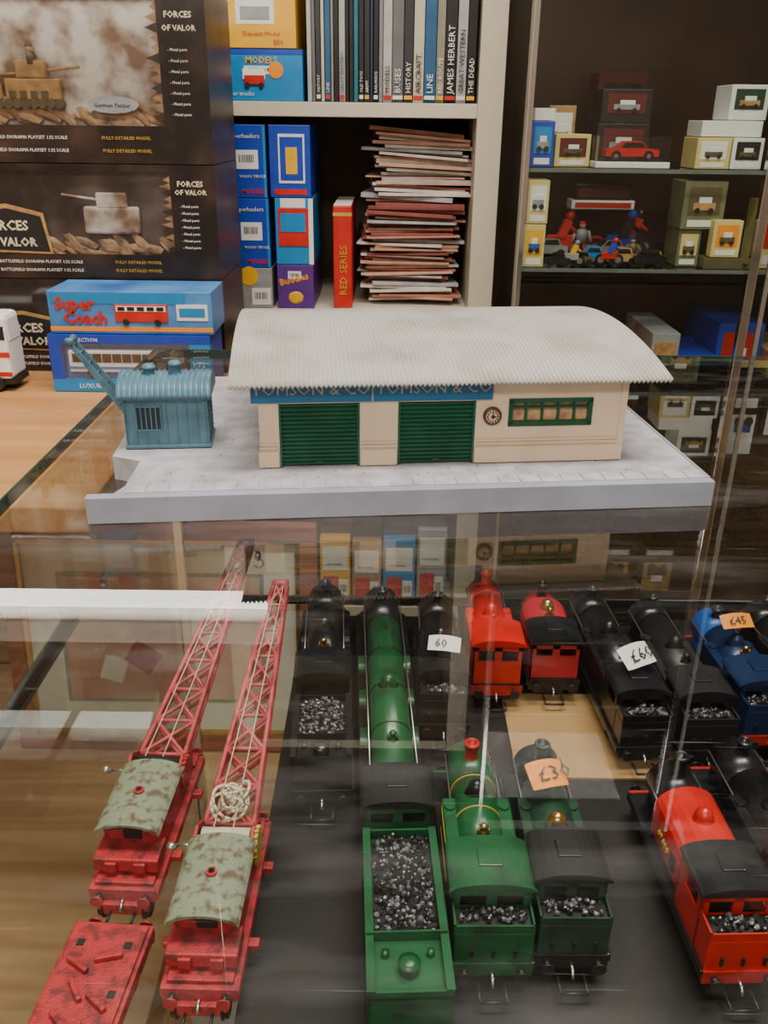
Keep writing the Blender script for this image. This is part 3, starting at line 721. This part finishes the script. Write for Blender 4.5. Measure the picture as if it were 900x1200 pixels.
for x,y,w,h,a in ((-.16,.50,.12,.085,.3),(-.10,.62,.15,.10,-.2),(-.19,.66,.09,.12,.5)):
    b.box(x-w/2,x+w/2,y-h/2,y+h/2,0,.0015,tagw,rot=(0,0,a))
b.done((.05,-.05,.3005))

# ------------------------------------------------------------------ bookcase
b=B('bookcase'); by=1.35; bd=.30
b.box(.124,.160,by,by+bd,0,1.85,shelfw,.001); b.box(-.275,-.240,by,by+bd,0,1.85,shelfw,.001)
for z in (.04,.345,.545,.869,1.157,1.47,1.83): b.box(-.24,.124,by+.003,by+bd-.008,z,z+.019,shelfw,.0008)
b.box(-.24,.124,by+bd-.008,by+bd,0.04,1.83,shelfd)
b.done()
def label(b,x0,x1,z0,z1,y=-.0006):
    b.box(x0,x1,y,0,z0,z1,tagw)
    n=9
    for k in range(n):
        x=x0+(x1-x0)*(.15+.7*k/n); b.box(x,x+(x1-x0)*random.uniform(.02,.05),y-.0003,y,z0+(z1-z0)*.35,z0+(z1-z0)*.75,blackp)
def tbox(name,x0,x1,z0,z1,m,kind,y=1.356,d=.18):
    b=B(name); w=x1-x0; h=z1-z0
    b.box(0,w,0,d,0,h,m,.0008)
    if kind=='super':
        b.text('superhaulers',(w*.06,-.0006,h*.82),w*.155,tagw); label(b,w*.22,w*.80,h*.40,h*.66); b.text('VOLVO TRUCK',(w*.30,-.0006,h*.28),w*.10,tagw)
        b.text('MODELS',(w*.35,-.0006,h*.06),w*.16,redb,bold=.0002); b.box(w*.93,w,-.0004,0,0,h,cyanb)
    if kind=='window':
        b.box(w*.22,w*.86,-.0006,0,h*.2,h*.88,tagw,.0002); b.box(w*.26,w*.82,-.0010,-.0004,h*.24,h*.84,royal); b.box(w*.40,w*.68,-.0014,-.001,h*.33,h*.70,yel); b.box(w*.1,w*.9,-.0006,0,h*.04,h*.12,redb)
    if kind=='corgi':
        b.box(0,w,-.0005,0,h*.90,h,royal); b.text('MODELS',(w*.32,-.0008,h*.73),w*.10,yel,bold=.0002)
        b.box(w*.28,w*.55,-.0015,0,h*.42,h*.62,white,.0004); b.box(w*.30,w*.54,-.0025,-.001,h*.32,h*.50,redb,.0004); label(b,w*.3,w*.66,h*.52,h*.68)
        for x in (.33,.5): b.cyl((w*x,-.003,h*.31),(w*x,0,h*.31),.0035,blackp,seg=12)
        b.text('Super trucks',(w*.05,-.0008,h*.10),w*.07,tagw); b.cyl((w*.68,-.0008,h*.6),(w*.68,0,h*.6),w*.09,orange,seg=18)
    if kind=='yellow':
        b.box(w*.22,w*.72,-.0006,0,h*.35,h*.75,tagw); b.box(w*.28,w*.66,-.0015,-.0004,h*.42,h*.60,greyb); b.text('Die-cast Model',(w*.30,-.0006,h*.18),w*.08,redb); b.text('MODELS',(w*.52,-.0006,h*.82),w*.08,blackp); b.text('E50',(w*.7,-.0006,h*.05),w*.09,redb)
    if kind=='bluered':
        b.box(w*.08,w*.88,-.0012,0,h*.28,h*.85,redb,.0003); b.box(w*.14,w*.80,-.0020,-.001,h*.50,h*.78,cyanb); b.box(w*.88,w,-.0004,0,0,h,tagw); b.box(w*.15,w*.8,-.0006,0,h*.86,h,tagw)
    if kind=='purple':
        b.text('Buddies',(w*.08,-.0006,h*.52),w*.26,orange,rotz=.25,bold=.0004); b.sph((w*.5,0,h*.25),w*.22,yel,sc=(1,.05,.8)); label(b,w*.3,w*.66,h*.68,h*.86)
    if kind=='grey':
        b.cyl((w*.36,-.0006,h*.80),(w*.36,0,h*.80),w*.26,yel,seg=20); label(b,w*.42,w*.95,h*.08,h*.5)
    if kind=='lower':
        b.box(w*.08,w*.92,-.0006,0,h*.55,h*.9,tagw); b.text('1:43 MODEL',(w*.15,-.001,h*.62),w*.11,royal); b.box(w*.1,w*.6,-.0006,0,h*.15,h*.45,redb); label(b,w*.62,w*.92,h*.12,h*.4)
    return b.done((x0,y,z0))
Z=1.1765
tbox('yellow_toy_box',-.232,-.128,1.242,1.325,yel,'yellow'); tbox('blue_toy_lorry_box',-.236,-.120,Z,1.241,cyanb,'corgi')
Z=.8885
tbox('grey_toy_box',-.228,-.174,Z,.948,greyb,'grey'); tbox('blue_toy_lorry_box',-.229,-.175,.949,1.047,royal,'super'); tbox('blue_toy_lorry_box',-.232,-.176,1.048,1.146,royal,'super')
tbox('purple_toy_box',-.166,-.111,Z,.953,purple,'purple'); tbox('red_blue_toy_box',-.166,-.110,.954,1.048,cyanb,'bluered'); tbox('blue_window_toy_box',-.171,-.112,1.049,1.146,royal,'window')
b=B('red_book'); b.box(0,.028,0,.16,0,.150,redb,.002); b.box(.001,.027,.002,.159,.1495,.1505,tagw); b.box(.0,.028,-.0006,0,.135,.140,lyel); b.text('RED SERIES',(.020,-.0006,.02),.015,lyel,rotz=math.pi/2); b.done((-.081,1.36,Z))
mags=[mat('mag%d'%i,c,.5,var=.15,scale=40) for i,c in enumerate([(.64,.58,.50),(.44,.16,.11),(.62,.36,.26),(.30,.07,.06),(.42,.42,.44),(.68,.63,.56),(.50,.26,.18),(.22,.05,.04)])]
b=B('stack_of_magazines'); z=0
while z<.240:
    up=z/.240
    t=random.uniform(.0020,.0050)+.003*up*random.random(); dx=random.uniform(-.009,.009)+(-.010*math.sin(z*24)); tl_=random.uniform(-.03,.03)+.06*up*up
    w=.140*random.uniform(.86,1.0)+.012*up; m=random.choice(mags if z<.17 else [mags[0],mags[5],mags[4],mags[2],mags[6]])
    b.box(dx-w/2,dx+w/2,random.uniform(-.014,.008),.20,z,z+t,m,0.0004,rot=(random.uniform(-.01,.01),tl_,random.uniform(-.10,.10)))
    z+=t*.97
b.done((.041,1.40,Z+.006))
b=B('row_of_books'); x=0
bc=[(.02,.03,.09),(.012,.012,.014),(.22,.22,.23),(.46,.45,.42),(.14,.14,.15),(.03,.03,.035),(.55,.50,.38),(.02,.10,.22),(.26,.24,.18),(.012,.012,.014),(.40,.40,.40),(.01,.01,.012),(.012,.013,.015),(.02,.16,.20),(.012,.013,.015),(.02,.02,.02)]
titles=['GERMAN TANKS','RAILWAYS','LOCOMOTIVE','MODELS','BUSES','HISTORY','AIRCRAFT','LINE','RED ROUTE','JAMES HERBERT','GREAT WESTERN','THE DEAD','STEAM','MODERN TRAINS','OLD TOYS','ARMY']
i=3
while x<.232:
    w=random.uniform(.004,.009) if x<.10 else random.uniform(.011,.018); h_=random.uniform(.20,.26)
    if x+w>.237: break
    m=mat('spine%d'%(i%16),bc[i%16],.4,var=.08); b.box(x,x+w-.0006,random.uniform(0,.006),.17,0,h_,m,.001)
    if w>.007: b.text(titles[i%16],(x+w*.72,-.0008,.012),w*.72,tagw if sum(bc[i%16])<.9 else blackp,rotz=math.pi/2); b.box(x+.0008,x+w-.0014,-.0008,.001,.004,.009,[yel,redb,tagw][i%3])
    x+=w; i+=1
b.done((-.114,1.358,1.1765))
xx=-.11
for w,m in ((.052,yel),(.05,cardb),(.055,cyanb),(.05,greyb)):
    tbox('toy_vehicle_box',xx,xx+w,.3645,.3645+random.uniform(.12,.15),m,'lower'); xx+=w+.004
xx=-.22
for w,m in ((.07,redb),(.06,cardb),(.08,royal),(.07,greyb)):
    tbox('toy_vehicle_box',xx,xx+w,.5645,.5645+random.uniform(.15,.24),m,'lower'); xx+=w+.006
tbox('toy_vehicle_box',-.225,-.12,.3645,.49,cardb,'lower')

# ------------------------------------------------------------------ glass display cabinet (right)
backm=mat('cabinet_back_brown',(0.050,0.024,0.016),0.30,color2=(0.012,0.008,0.007),scale=6)
b=B('glass_display_cabinet'); cx0,cx1,cy0,cy1=.176,.486,1.20,1.52
b.box(cx0,.95,cy1,cy1+.012,0,1.9,backm)
b.box(cx0,.95,cy0,cy1,0,.25,backm); b.box(cx0,.95,cy0,cy1,1.88,1.9,backm)
b.box(cx0-.003,cx0+.003,cy0-.003,cy0+.003,.25,1.88,chrome)
b.box(cx1-.006,cx1+.006,cy0-.008,cy0+.004,0,1.9,chrome,.001); b.box(cx1+.02,cx1+.026,cy0-.002,cy0+.002,0,1.9,steel)
for z in (.55,.78,.975,1.100,1.36):
    b.box(cx0+.004,.94,cy0+.01,cy1-.004,z-.005,z-.0004,gclear); b.poly([(cx0+.004,cy0+.01,z),(.94,cy0+.01,z),(.94,cy1-.004,z),(cx0+.004,cy1-.004,z)],gcase)
    b.box(cx0+.004,.94,cy0+.0085,cy0+.01,z-.005,z,mat('shelf_edge',(.14,.17,.15),.2))
b.box(cx0,.94,cy0-.001,cy0+.001,.25,1.88,gcase)
b.box(cx0-.001,cx0+.001,cy0+.003,cy1,.25,1.88,gcase)
b.done()
# small scattered vehicles, motorbikes and a few figures
figc=[redb,royal,yel,lblack,lblack,lgreen,tan,redb,yel,cyanb,greyb,olive]
def figures(name,x0,x1,y,z,n,S=1.0):
    b=B(name)
    for i in range(n):
        x=x0+(x1-x0)*(i+.5*random.random())/n; yy=y+random.uniform(-.012,.03); s=random.uniform(.8,1.2)*S; c1=random.choice(figc); c2=random.choice(figc)
        q=random.random()
        if q<.20:
            for sx in (-1,1): b.cyl((x+sx*.003*s,yy,0),(x+sx*.002*s,yy,.015*s),.0022*s,c2,seg=8)
            b.lathe(x,yy,.014*s,[(.004*s,0),(.0058*s,.006*s),(.0062*s,.011*s),(.002*s,.013*s)],c1,10)
            for sx in (-1,1): b.cyl((x+sx*.006*s,yy,.025*s),(x+sx*.009*s,yy-.003,.015*s),.0017*s,c1,seg=8)
            b.sph((x,yy,.030*s),.0032*s,skin); b.sph((x,yy,.0318*s),.0034*s,c2,sc=(1,1,.6))
        elif q<.62:
            for dx in (-.011,.011):
                b.cyl((x+dx*s,yy-.001,.007*s),(x+dx*s,yy+.002,.007*s),.007*s,lblack,seg=14); b.cyl((x+dx*s,yy-.0015,.007*s),(x+dx*s,yy-.001,.007*s),.004*s,steel,seg=10)
            b.box(x-.011*s,x+.009*s,yy-.003,yy+.003,.008*s,.017*s,c1,.001); b.prism([(x-.004*s,.015*s),(x+.003*s,.015*s),(x+.008*s,.027*s),(x+.002*s,.029*s)],'Y',yy-.003*s,yy+.003*s,c2)
            b.cyl((x+.004*s,yy,.025*s),(x+.012*s,yy,.019*s),.0015*s,c2,seg=8); b.sph((x+.006*s,yy,.031*s),.0036*s,c1)
        else:
            h=.011*s; L=.017*s
            b.prism([(x-L,.004*s),(x-L,.011*s),(x-L*.5,.012*s),(x-L*.3,.018*s),(x+L*.45,.018*s),(x+L*.6,.012*s),(x+L,.011*s),(x+L,.004*s)],'Y',yy-.007*s,yy+.007*s,c1)
            b.prism([(x-L*.42,.0125*s),(x-L*.25,.017*s),(x+L*.38,.017*s),(x+L*.5,.0125*s)],'Y',yy-.0073*s,yy-.007*s,lblack)
            for dx in (-.6,.6): b.cyl((x+dx*L,yy-.008*s,.0042*s),(x+dx*L,yy+.008*s,.0042*s),.0042*s,lblack,seg=12)
    return b.done((0,0,z))
figures('toy_motorcycles_and_cars',.225,.385,1.232,.9758,9,1.15); figures('toy_motorcycles_and_cars',.225,.362,1.290,.9758,8,1.75)
def simplebox(name,x0,x1,z0,z1,m,y,d=.06,win=None,lab=True,rz=0):
    b=B(name); w=x1-x0;h=z1-z0
    b.box(0,w,0,d,0,h,m,.0008)
    if win: b.box(w*.12,w*.88,-.0006,0,h*.3,h*.88,win); b.box(w*.24,w*.76,-.0020,-.0006,h*.40,h*.56,random.choice([tan,olive,lblack2,greyb,lblue2]),.0004); b.box(w*.36,w*.66,-.0020,-.0006,h*.54,h*.68,tagw,.0004); b.cyl((w*.34,-.003,h*.40),(w*.34,-.0006,h*.40),h*.06,blackp,seg=10); b.cyl((w*.66,-.003,h*.40),(w*.66,-.0006,h*.40),h*.06,blackp,seg=10)
    if lab: b.box(w*.15,w*.85,-.0005,0,h*.06,h*.2,tagw)
    return b.done((x0,y,z0),rz)
paley=mat('box_pale_yellow',(0.66,0.55,0.20),0.5,var=.05); oliveb=mat('box_olive',(0.15,0.17,0.085),0.5)
maroon=mat('maroon',(.12,.018,.018),.4)
simplebox('yellow_figure_box',.182,.210,.9755,1.030,paley,1.215,win=yel); simplebox('yellow_figure_box',.183,.211,1.031,1.085,paley,1.215,win=tagw)
simplebox('blue_figure_box',.184,.213,1.1005,1.155,royal,1.225,win=cyanb); simplebox('pale_toy_box',.186,.212,1.1555,1.170,tagw,1.225,lab=False)
simplebox('olive_toy_box',.218,.266,1.1005,1.140,paley,1.24,win=maroon,rz=.15)
simplebox('mixed_toy_box',.222,.258,1.1005,1.175,tan,1.33,win=tagw,rz=-.1)
simplebox('dark_red_toy_box',.30,.37,1.1005,1.22,maroon,1.40,win=darkb,lab=False)
simplebox('black_toy_box',.285,.352,1.1535,1.195,lblack2,1.295,win=maroon,lab=False)
simplebox('black_toy_box',.283,.354,1.1005,1.153,lblack2,1.295,win=maroon,lab=False)
simplebox('pale_toy_box',.398,.442,1.1005,1.138,paley,1.225,win=tagw); simplebox('pale_toy_box',.444,.484,1.1005,1.138,tagw,1.225,win=lblack2)
simplebox('white_toy_box',.402,.480,1.139,1.158,tagw,1.23,lab=False); simplebox('green_toy_box',.435,.484,1.159,1.20,tagw,1.235,win=lgreen2)
simplebox('olive_toy_box',.392,.448,1.0245,1.085,oliveb,1.23,win=olive); simplebox('olive_toy_box',.394,.424,.9755,1.024,oliveb,1.235,win=paley)
simplebox('yellow_toy_box',.432,.470,.9910,1.038,paley,1.213,d=.018,win=orange)
simplebox('olive_toy_box',.425,.478,.9755,.990,olive,1.212,d=.05,lab=False)
b=B('red_toy_car')
b.prism([(-.034,.006),(-.034,.014),(-.018,.016),(-.010,.024),(.011,.024),(.019,.016),(.034,.014),(.034,.006)],'Y',-.013,.013,redb)
b.prism([(-.016,.0165),(-.0095,.0225),(.0105,.0225),(.017,.0165)],'Y',-.0134,-.013,lblack)
for x in (-.021,.021): b.cyl((x,-.014,.0065),(x,.014,.0065),.0065,lblack,seg=16); b.cyl((x,-.0145,.0065),(x,-.014,.0065),.003,chrome,seg=12)
b.done((.315,1.235,1.1085))
b=B('clear_car_case'); b.box(-.048,.048,-.020,.020,0,.0075,tagw,.001); b.box(-.046,.046,-.019,.019,.0078,.038,film); b.done((.315,1.235,1.1005))
b=B('black_display_plinth'); b.box(-.045,.045,-.02,.02,0,.012,tagw,.001); b.box(-.04,.04,-.0206,-.02,.002,.009,redb); b.box(-.04,.04,-.017,.017,.012,.034,lblack2,.002); b.box(-.036,.036,-.019,-.017,.016,.028,maroon,.001); b.done((.308,1.345,.9755+.0650))
b=B('acrylic_riser'); b.box(-.050,-.047,-.025,.025,0,.0628,gcase); b.box(.047,.050,-.025,.025,0,.0628,gcase); b.box(-.050,.050,-.025,.025,.0628,.0645,gcase); b.done((.308,1.345,.9755))
random.seed(5)
for z,hm in ((.7805,.12),(.5505,.20),(.2505,.26)):
    x=.19
    while x<.9:
        w=random.uniform(.035,.08)
        simplebox('toy_vehicle_box',x,x+w-.004,z,z+random.uniform(.25,.95)*hm,random.choice([redb,maroon,royal,cardb,darkb,darkb,greyb,tagw,maroon,oliveb]),1.225+random.uniform(0,.05),d=.15,win=random.choice([tan,darkb,redb,lblack2]))
        x+=w
for z in (.9755,1.1005):
    x=.50
    while x<.88:
        w=random.uniform(.04,.07); simplebox('toy_vehicle_box',x,x+w-.004,z,z+random.uniform(.04,.11),random.choice([paley,darkb,tagw,oliveb]),1.225,win=random.choice([tan,white,redb])); x+=w
for x0 in (.20,.27,.34,.41): simplebox('dark_toy_box',x0,x0+.06,1.3605,1.45,darkb,1.25,win=tan)

# ------------------------------------------------------------------ lights
tubem=mat('tube_glow',(1.0,0.97,0.9),0.3,var=0,emit=9)
b=B('fluorescent_light')
b.cyl((-1.0,1.0,1.322),(-.150,1.0,1.322),.0115,tubem,seg=20); b.box(-1.02,-.135,.975,1.025,1.340,1.375,tagw,.003)
for x in (-1.012,-.150): b.box(x,x+.010,.987,1.013,1.308,1.342,tagw,.002)
for x in (-.9,-.25): b.cyl((x,1.0,1.375),(x,1.0,2.6),.002,steel,seg=8)
b.done()
def area(name,loc,sx,sy,e,col=(1,.925,.83),rot=(0,0,0)):
    l=bpy.data.lights.new(name,'AREA'); l.shape='RECTANGLE'; l.size=sx; l.size_y=sy; l.energy=e; l.color=col
    o=bpy.data.objects.new(name,l); COL.objects.link(o); o.location=loc; o.rotation_euler=rot; return o
area('overhead_area_light',(0.1,0.25,2.55),1.2,.30,42)
area('overhead_area_light',(-.4,-1.5,2.55),1.6,.4,56)  # added front fill without a fixture, brightens the framed picture and front faces
area('overhead_area_light',(.5,.8,2.55),.8,.3,12)  # extra fill put in to brighten the glass cabinet, not a room fitting
w=bpy.data.worlds.new('world'); bpy.context.scene.world=w; w.use_nodes=True
w.node_tree.nodes['Background'].inputs[0].default_value=(.9,.85,.8,1); w.node_tree.nodes['Background'].inputs[1].default_value=.3
